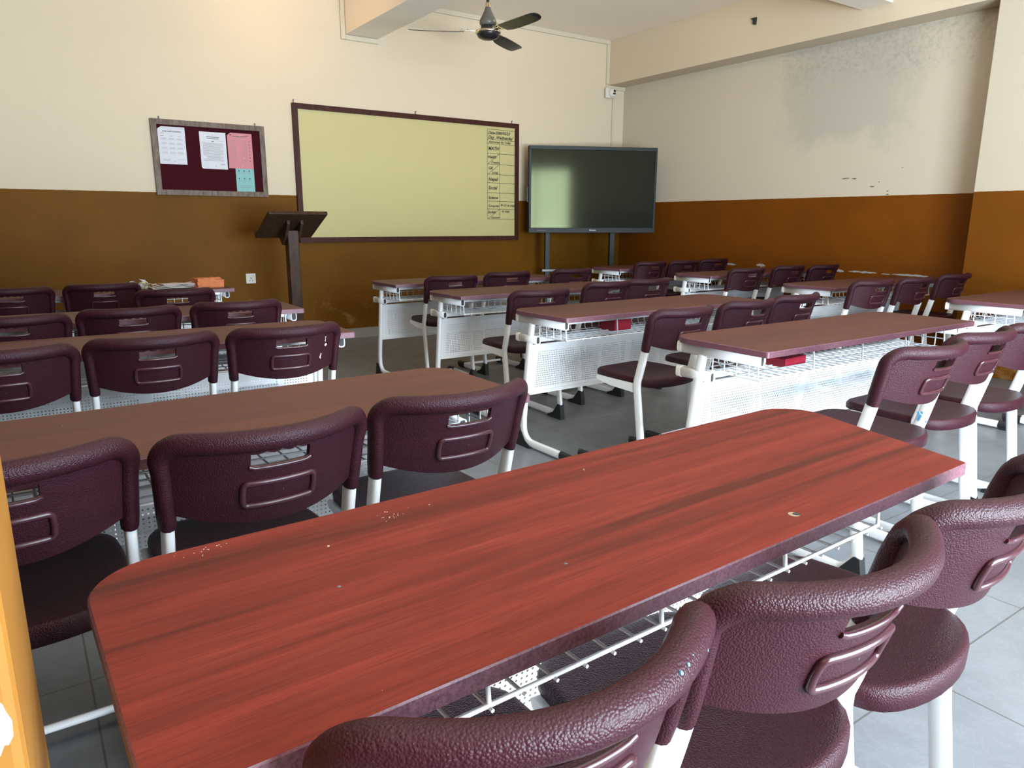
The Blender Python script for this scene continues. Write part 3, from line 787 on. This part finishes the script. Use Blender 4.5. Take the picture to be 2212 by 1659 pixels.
# notice board and its papers
x0, x1, zz0, zz1 = 1.0527, 1.9582, 1.3425, 1.9403
nb = empty('notice_board', (x0, YF, zz0)); tag(nb, 'maroon felt notice board in a grey brown wooden frame', 'notice board')
rel(frame_mb(x0, x1, zz0, zz1, .042, YF-.034, YF-.001).build('frame', M_NBFRAME, bevel=.004), nb)
b = MB(); b.box((x0+.035, YF-.016, zz0+.035), (x1-.035, YF-.002, zz1-.035)); rel(b.build('felt_panel', M_FELT), nb)
b = MB()
for x in (x0+.07, x1-.07): b.tube([(x, YF-.012, zz1-.01), (x, YF-.012, zz1+.022)], .004, 8); b.tube([(x, YF-.026, zz1+.02), (x, YF-.001, zz1+.02)], .003, 8, up=Vector((0, 0, 1)))
rel(b.build('hanging_nail', M_FANGREY), nb)
def sheet(name, label, cx, cz, wd, ht, tilt, y, m, printer, dogear=None):
    root = empty(name, (cx, YF-y, cz)); root.rotation_euler = (0, rad(tilt), 0); tag(root, label, 'paper', 'papers on the notice board')
    b = MB(); c = .016
    poly = [(-wd/2, -ht/2), (wd/2, -ht/2), (wd/2, ht/2), (-wd/2, ht/2)]
    if dogear == 'tl': poly = [(-wd/2, -ht/2), (wd/2, -ht/2), (wd/2, ht/2), (-wd/2+.03, ht/2), (-wd/2, ht/2-.022)]
    if dogear == 'bl': poly = [(-wd/2+.012, -ht/2), (wd/2, -ht/2), (wd/2, ht/2), (-wd/2, ht/2), (-wd/2, -ht/2+.012)]
    b.prism(poly, -.0006, .0006, axis='y'); b.build('sheet', m, root)
    b = MB(); printer(b, wd, ht)
    b.build('print', [M_INK, M_INK2], root)
    b = MB()
    for (px, pz) in ((0, ht/2-.022), (.01, -ht/2+.022)):
        b.lathe([(.0045, .0006), (.0045, .004), (.0025, .006), (0, .0065)], 10, 0, Matrix.Translation((px, 0, pz)) @ Matrix.Rotation(PI/2, 4, 'X'))
    b.build('push_pin', M_PAPER, root)
    return root
def bar(b, x, z, wd, ht=.0022, mi=0): b.add([(x, -.0009, z), (x+wd, -.0009, z), (x+wd, -.0009, z+ht), (x, -.0009, z+ht)], [(0, 1, 2, 3)], mi, False)
WM0 = Matrix.Translation((0, -.0001, 0)) @ Matrix.Rotation(PI/2, 4, 'X')
def p_seat(b, w_, h_):
    text_bm(b, 'CLASS 5 SEAT PLANNING', .0125, Matrix.Translation((-.068, 0, .106)) @ WM0, 1, 0, .0004)
    bar(b, -.085, .094, .028, .003)
    for x in (-.085, -.015, .045): bar(b, x, .073, .025, .003)
    for r in range(4):
        z = .045-r*.036
        for x in (-.085, -.026, .032): bar(b, x, z, .05, .0012, 1); bar(b, x+.004, z+.008, .04, .0025)
    bar(b, -.08, -.108, .06, .0012, 1); bar(b, .03, -.108, .055, .0012, 1); bar(b, -.08, -.120, .055, .003)
def p_letter(b, w_, h_):
    rnd = random.Random(3)
    bar(b, -.052, .108, .105, .004, 1); bar(b, -.048, .095, .098, .004, 1); bar(b, .045, .080, .04, .002); bar(b, -.012, .073, .022, .004, 1); bar(b, -.088, .068, .02, .002)
    for r in range(17):
        ind = .025 if 12 <= r <= 14 else 0
        bar(b, -.085+ind, .058-r*.0088, .17-ind-(.05*rnd.random() if r % 3 == 2 else .005), .0026)
    bar(b, .05, -.112, .035, .003, 1)
def p_list(b, w_, h_):
    bar(b, -.06, .118, .12, .004, 1); bar(b, -.05, .108, .095, .003); bar(b, .05, .126, .03, .004, 1); bar(b, -.08, .125, .014, .008, 1)
    for r in range(14):
        z = .080-r*.0135
        if r < 12: bar(b, -.08, z, .045, .0025)
        bar(b, .02, z, .035, .0025)
        if r % 2 == 0: bar(b, .075, z-.002, .006, .007, 1)
    bar(b, .012, -.09, .0012, .17)
def p_notes(b, w_, h_):
    bar(b, -.06, .12, .12, .004, 1)
    for z in (.09, .035, -.03):
        for x in (-.055, -.012, .032): bar(b, x, z, .010, .009, 1); bar(b, x-.006, z-.012, .028, .0022); bar(b, x-.006, z-.018, .024, .0022)
    bar(b, -.05, -.085, .11, .0025); bar(b, -.05, -.094, .11, .0025); bar(b, -.05, -.103, .09, .0025)
sheet('paper_notice', 'white seat planning sheet pinned at the left of the notice board', 1.205, 1.738, .208, .295, 0, .0185, M_PAPER, p_seat, 'tl')
sheet('paper_notice', 'white typed letter pinned at the middle of the notice board', 1.526, 1.715, .212, .300, 0, .0185, M_PAPER, p_letter, 'bl')
sheet('paper_notice', 'pink list pinned at the right of the notice board', 1.746, 1.724, .206, .293, 0, .0215, M_PINK, p_list, 'tl')
sheet('paper_notice', 'small teal sheet tucked under the pink list on the notice board', 1.772, 1.520, .155, .33, 0, .0178, M_TEAL, p_notes)

# wall socket
so = empty('wall_socket', (1.757, YF, .627)); tag(so, 'white three pin wall socket with switch on the brown front wall', 'socket')
b = MB(); b.box((-.043, -.010, -.045), (.043, 0, .045)); b.build('plate', M_PLASTIC, so, bevel=.004)
b = MB(); b.box((.012, -.015, .018), (.030, -.009, .034)); b.build('switch', M_PAPER, so, bevel=.002)
b = MB(); b.box((-.003, -.0108, -.006), (.003, -.0098, .012)); b.box((-.018, -.0108, -.022), (-.010, -.0098, -.016)); b.box((.010, -.0108, -.022), (.018, -.0098, -.016)); b.build('pin_hole', M_INK2, so)

# security camera in the corner
cc = empty('security_camera', (5.965, YF-.02, 2.600)); tag(cc, 'small white dome security camera under the beam in the corner', 'camera')
b = MB(); b.box((-.06, -.025, -.055), (.06, 0, .055)); b.build('mounting_box', M_PLASTIC, cc, bevel=.004)
Mx = Matrix.Translation((.028, -.025, .002)) @ Matrix.Rotation(PI/2, 4, 'X') @ Matrix.Rotation(rad(-12), 4, 'Y')
b = MB(); b.lathe([(.052, 0), (.052, .022), (.047, .032), (.030, .050), (0, .055)], 28, 0, Mx); hd = b.build('housing', M_PLASTIC, cc)
b = MB(); b.lathe([(.0145, .046), (.0145, .0565), (.010, .0585), (0, .059)], 20, 0, Mx @ Matrix.Translation((.004, .014, 0))); b.build('lens', M_FAN, cc)
b = MB(); b.box((-.016, -.022, .045), (.020, -.005, .056), 0, Mx); b.build('infrared_window', M_FAN, cc, bevel=.002)

# ------------------------------------------------------------------ large screen on its stand
tv = empty('display_screen', (5.334, 6.20, 0), rad(-24.66)); tag(tv, 'large dark interactive display on a stand in the front corner', 'display')
TW, TH, TZ = 1.436, .911, 1.475
b = MB(); b.box((-TW/2, 0, TZ-TH/2), (TW/2, .075, TZ+TH/2)); b.box((-TW/2+.2, .075, TZ-.3), (TW/2-.2, .10, TZ+.3)); b.build('casing', M_BEZEL, tv, bevel=.006)
b = MB(); e = .024; y0, y1 = -.012, .002
zb_, zt_ = TZ-TH/2, TZ+TH/2
b.box((-TW/2, y0, zb_), (TW/2, y1, zb_+.055)); b.box((-TW/2, y0, zt_-.038), (TW/2, y1, zt_)); b.box((-TW/2, y0, zb_+.055), (-TW/2+e, y1, zt_-.038)); b.box((TW/2-e, y0, zb_+.055), (TW/2, y1, zt_-.038))
bz = b.build('bezel', M_BEZEL, tv, bevel=.003)
b = MB(); b.add([(-TW/2+e, -.002, zb_+.055), (TW/2-e, -.002, zb_+.055), (TW/2-e, -.002, zt_-.038), (-TW/2+e, -.002, zt_-.038)], [(0, 1, 2, 3)], 0, False); b.build('screen', M_SCREEN, tv)
b = MB()
lx = -.035
b.prism([(lx, zb_+.022), (lx+.010, zb_+.020), (lx+.016, zb_+.028), (lx+.012, zb_+.036), (lx, zb_+.036)], y0-.001, y0, axis='y')
for k in range(5): b.box((lx+.020+k*.011, y0-.001, zb_+.022), (lx+.028+k*.011, y0, zb_+(.031 if k % 2 else .033)))
b.build('logo', M_PAPER, bz)
b = MB()
for k in range(6): b.box((-TW/2+.10+k*.016, y0-.001, zb_+.024), (-TW/2+.108+k*.016, y0, zb_+.030))
b.build('port', M_TAN, bz)
b = MB(); b.box((-TW/2-.012, .02, TZ-.13), (-TW/2, .06, TZ+.03)); b.build('side_handle', M_FAN, tv, bevel=.004)
for x in (-.495, .245):
    b = MB(); b.box((x-.028, .03, .10), (x+.028, .085, TZ+.2)); b.build('stand_post', M_BEZEL, tv, bevel=.004)
b = MB(); b.box((-.56, .02, .595), (.40, .09, .625)); b.build('stand_shelf', M_FAN, tv, bevel=.004)
for x in (-.495, .245):
    b = MB(); b.box((x-.03, -.22, .055), (x+.03, .30, .10)); lg = b.build('stand_foot', M_BEZEL, tv, bevel=.004)
    for yy in (-.19, .27):
        bb = MB(); bb.lathe([(0, -.012), (.026, -.012), (.028, -.006), (.028, .006), (.026, .012), (0, .012)], 16, 0, Matrix.Translation((x, yy, .028)) @ Matrix.Rotation(PI/2, 4, 'Y')); bb.build('caster', M_RUBBER, lg)

# ------------------------------------------------------------------ lectern
lc = empty('lectern', (1.905, 5.95, 0)); tag(lc, 'dark wooden lectern with slanted top standing before the whiteboard', 'lectern')
b = MB(); b.box((-.045, -.045, .05), (.045, .045, 1.06)); b.build('post', M_LECT, lc, bevel=.006)
# slanted top: high edge towards the camera, low edge towards the front wall
Mt = Matrix.Translation((0, .0, 1.105)) @ Matrix.Rotation(rad(-24), 4, 'X')
b = MB(); b.box((-.235, -.23, -.014), (.235, .24, .014), 0, Mt); b.build('reading_top', M_LECT, lc, bevel=.004)
b = MB(); b.box((-.235, .225, .014), (.235, .24, .04), 0, Mt); b.build('book_ledge', M_LECT, lc, bevel=.003)
for x in (-.055, .055):
    b = MB(); b.prism([(-.11, 1.14), (.12, 1.035), (.12, 1.00), (.045, .94), (-.045, 1.02), (-.115, 1.11)], x-.011, x+.011); b.build('bracket', M_LECT, lc, bevel=.003)
b = MB(); b.box((-.20, -.16, 0), (.20, .16, .035)); b.box((-.12, -.10, .035), (.12, .10, .055)); b.build('base', M_LECT, lc, bevel=.006)

# ------------------------------------------------------------------ ceiling fan
fx, fy, fz = 3.27, 5.10, 2.566
fan = empty('ceiling_fan', (fx, fy, fz)); tag(fan, 'black three blade ceiling fan with chrome fittings', 'ceiling fan')
b = MB(); b.lathe([(0, -.052), (.045, -.047), (.075, -.034), (.088, -.014), (.09, -.004)], 36); b.build('motor_cover', M_FAN, fan)
b = MB(); b.lathe([(.088, -.008), (.099, -.006), (.102, .004), (.098, .014), (.07, .022), (.055, .024)], 36); b.build('chrome_ring', M_CHROME, fan)
b = MB(); b.lathe([(.055, .020), (.056, .05), (.050, .056)], 24, 1); b.lathe([(.050, .052), (.064, .060), (.067, .075), (.062, .095), (.045, .125), (.028, .160), (.020, .185), (.016, .2)], 32); b.build('motor_housing', [M_FANGREY, M_FAN], fan)
b = MB(); b.lathe([(.020, .185), (.021, .215), (.014, .218)], 20, 1); b.tube([(0, 0, .2), (0, 0, ZC-fz-.06)], .0125, 14); b.lathe([(.0125, ZC-fz-.085), (.04, ZC-fz-.07), (.058, ZC-fz-.01), (.06, ZC-fz)], 24); b.build('down_rod', [M_FAN, M_CHROME], fan)
for ang in (FAN for FAN in (152.5, 32.5, -87.5)):
    Mr = Matrix.Rotation(rad(ang), 4, 'Z') @ Matrix.Rotation(rad(-11), 4, 'X') @ Matrix.Diagonal((.94, .94, 1, 1))
    b = MB(); st = [(.20, .050), (.26, .062), (.34, .066), (.46, .066), (.56, .063), (.62, .056), (.65, .038), (.658, .012)]
    top = [(x, h, .0) for x, h in st]+[(x, -h*.9, .0) for x, h in st[::-1]]
    n = len(top); cam = lambda p: Mr @ Vector((p[0], p[1], .010-.6*p[1]*p[1]*4))
    vs = [cam(p)+Vector((0, 0, .002)) for p in top]+[cam(p)-Vector((0, 0, .002)) for p in top]
    m_ = len(st); fs = []
    for i in range(m_-1): fs += [(i, i+1, n-2-i, n-1-i), (n+n-1-i, n+n-2-i, n+i+1, n+i)]
    fs += [(i, (i+1) % n, n+(i+1) % n, n+i) for i in range(n)]
    b.add(vs, fs, 0, False); bl = b.build('blade', M_FAN, fan)
    b = MB(); b.box((.085, -.018, .006), (.15, .018, .016), 0, Mr); b.box((.14, -.038, .010), (.235, .038, .017), 0, Mr)
    for (x, y) in ((.17, .02), (.17, -.02), (.215, 0)): b.lathe([(.008, .017), (.006, .023), (0, .024)], 10, 0, Mr @ Matrix.Translation((x, y, 0)))
    b.build('blade_bracket', M_CHROME, bl, bevel=.002)

bu = empty('ceiling_bulb', (4.25, 4.6, ZC)); tag(bu, 'added unseen fill bulb on the ceiling between the fan and the right wall', 'lamp')  # added fitting that carries the fill bulb, out of view
b = MB(); b.lathe([(.05, 0), (.05, -.02), (.028, -.03), (.024, -.075), (0, -.075)], 24); b.build('holder', M_PLASTIC, bu)
# bulb that throws the warm glow on the front wall, just above the frame
bu = empty('ceiling_bulb', (1.95, 6.05, ZC)); tag(bu, 'bare warm bulb on the ceiling above the notice board', 'lamp')
b = MB(); b.lathe([(.05, 0), (.05, -.02), (.028, -.03), (.024, -.075), (0, -.075)], 24); b.build('holder', M_PLASTIC, bu)

M_GLOW = mat('lit_bulb_glass', (1, .9, .7), .4)
M_GLOW.node_tree.nodes['Principled BSDF'].inputs['Emission Color'].default_value = (1, .74, .42, 1)
M_GLOW.node_tree.nodes['Principled BSDF'].inputs['Emission Strength'].default_value = 12
for o_, (bx, by, bz) in zip([o for o in C.objects if o.name.startswith('ceiling_bulb')], ((4.25, 4.6, 2.98), (1.95, 6.05, 3.02))):
    b = MB(); b.lathe([(0, bz-ZC-.042), (.022, bz-ZC-.036), (.038, bz-ZC-.014), (.040, bz-ZC+.006), (.030, bz-ZC+.032), (.018, bz-ZC+.06), (.018, -.075)], 24); b.build('glass_bulb', M_GLOW, o_)
# ------------------------------------------------------------------ small things
def desk_pt(k, u, v, z=H):
    """point on a desk from its left end u and far edge v"""
    o = desk_obj[k]; a = o.rotation_euler.z; x, y = u-L/2, D/2-v
    return Vector((o.location.x+x*math.cos(a)-y*math.sin(a), o.location.y+x*math.sin(a)+y*math.cos(a), z))
# brick
p = desk_pt('L5', 1.325, .29)
br = MB(); 
rnd = random.Random(5)
nx, ny, nz = 10, 6, 4; bw, bd, bh = .175, .10, .062
vs = []; ids = {}
for i in range(nx+1):
    for j in range(ny+1):
        for k in range(nz+1):
            if i in (0, nx) or j in (0, ny) or k in (0, nz):
                ids[i, j, k] = len(vs); c = .004 if k else .0
                vs.append((-bw/2+bw*i/nx+rnd.gauss(0, .0016), -bd/2+bd*j/ny+rnd.gauss(0, .0016), bh*k/nz+(rnd.gauss(0, .0022) if k else 0)-(0.012 if (k == nz and i > 6 and j < 3) else 0)))
fs = []
for i in range(nx):
    for j in range(ny):
        for k in (0, nz): fs.append((ids[i, j, k], ids[i+1, j, k], ids[i+1, j+1, k], ids[i, j+1, k]))
    for k in range(nz):
        for j in (0, ny): fs.append((ids[i, j, k], ids[i+1, j, k], ids[i+1, j, k+1], ids[i, j, k+1]))
for j in range(ny):
    for k in range(nz):
        for i in (0, nx): fs.append((ids[i, j, k], ids[i, j+1, k], ids[i, j+1, k+1], ids[i, j, k+1]))
br.add(vs, fs, 0, False); o = br.build('brick', M_BRICK, bevel=.003); o.location = p; o.rotation_euler = (0, 0, rad(12))
tag(o, 'orange clay brick lying on the far left desk', 'brick')
# folded cloth / newspaper
p = desk_pt('L5', 1.125, .25)
b = MB(); nx, ny = 22, 10
for layer in range(4):
    z = .003+.007*layer; sx = .145-.012*layer; vs = []
    for i in range(nx+1):
        for j in range(ny+1):
            u, v = i/nx*2-1, j/ny*2-1
            vs.append((u*sx+.01*layer, v*.07+.008*math.sin(3*u+layer), z+.004*math.sin(5*u+layer*1.7)*math.cos(2*v)+(.016*max(0, u-.55) if layer > 1 else 0)+.004))
    b.add(vs, [(i*(ny+1)+j, (i+1)*(ny+1)+j, (i+1)*(ny+1)+j+1, i*(ny+1)+j+1) for i in range(nx) for j in range(ny)], 0, True)
o = b.build('folded_paper', M_CLOTH, solid=.003); o.location = p; o.rotation_euler = (0, 0, rad(6)); tag(o, 'folded grey newspaper beside the brick on the far left desk', 'paper')
# crumpled dry leaves / paper scraps: one loose wad
p = desk_pt('L5', .93, .20)
b = MB(); rnd = random.Random(11)
for k in range(46):
    c = Vector((rnd.gauss(0, .036), rnd.gauss(0, .022), .006+abs(rnd.gauss(0, .016)))); R_ = Matrix.Rotation(rnd.random()*6, 3, 'Z') @ Matrix.Rotation(rnd.gauss(0, .7), 3, 'X') @ Matrix.Rotation(rnd.gauss(0, .7), 3, 'Y')
    wq, lq = .008+.008*rnd.random(), .016+.022*rnd.random()
    vs = [c+R_ @ Vector(q) for q in ((-lq, 0, 0), (0, -wq, .005), (lq, 0, 0), (0, wq, .005), (0, 0, -.003))]
    vs = [Vector((v.x, v.y, max(.001, v.z))) for v in vs]
    b.add(vs, [(0, 1, 4), (1, 2, 4), (2, 3, 4), (3, 0, 4)], rnd.choice((0, 0, 1)), False)
o = b.build('crumpled_paper', [M_LEAF, M_PAPER], solid=.0008); o.location = p; tag(o, 'crumpled wad of pale scraps on the far left desk', 'paper')
# chalk end on the far middle desk
p = desk_pt('M4', .62, .10); b = MB(); b.tube([(-.02, 0, .006), (.02, 0, .006)], .006, 10, up=Vector((0, 0, 1))); o = b.build('chalk_stick', M_PAPER); o.location = p
tag(o, 'small white chalk stick on the farthest desk of the middle column', 'chalk')
# red box, papers and red book in the baskets
def boxthing(name, label, cat, k, u, v, sx, sy, sz, m, rz=0, lid=None):
    root = empty(name, desk_pt(k, u, v, .581), desk_obj[k].rotation_euler.z+rad(rz)); tag(root, label, cat)
    b = MB(); b.box((-sx/2, -sy/2, 0), (sx/2, sy/2, sz)); b.build('cover', m, root, bevel=.003)
    b = MB(); b.box((-sx/2+.004, -sy/2-.0008, .006), (sx/2-.004, sy/2-.004, sz-.006)); b.build('page_block', lid or M_PAPER, root)
    return root
boxthing('red_box', 'red cardboard box in the wire basket of the second middle desk', 'box', 'M2', .535, .20, .115, .12, .085, M_RED, 0, M_RED)
boxthing('red_book', 'red book lying in the wire basket of the nearest middle desk', 'book', 'M1', .43, .20, .15, .12, .035, M_RED, 5, M_RED)
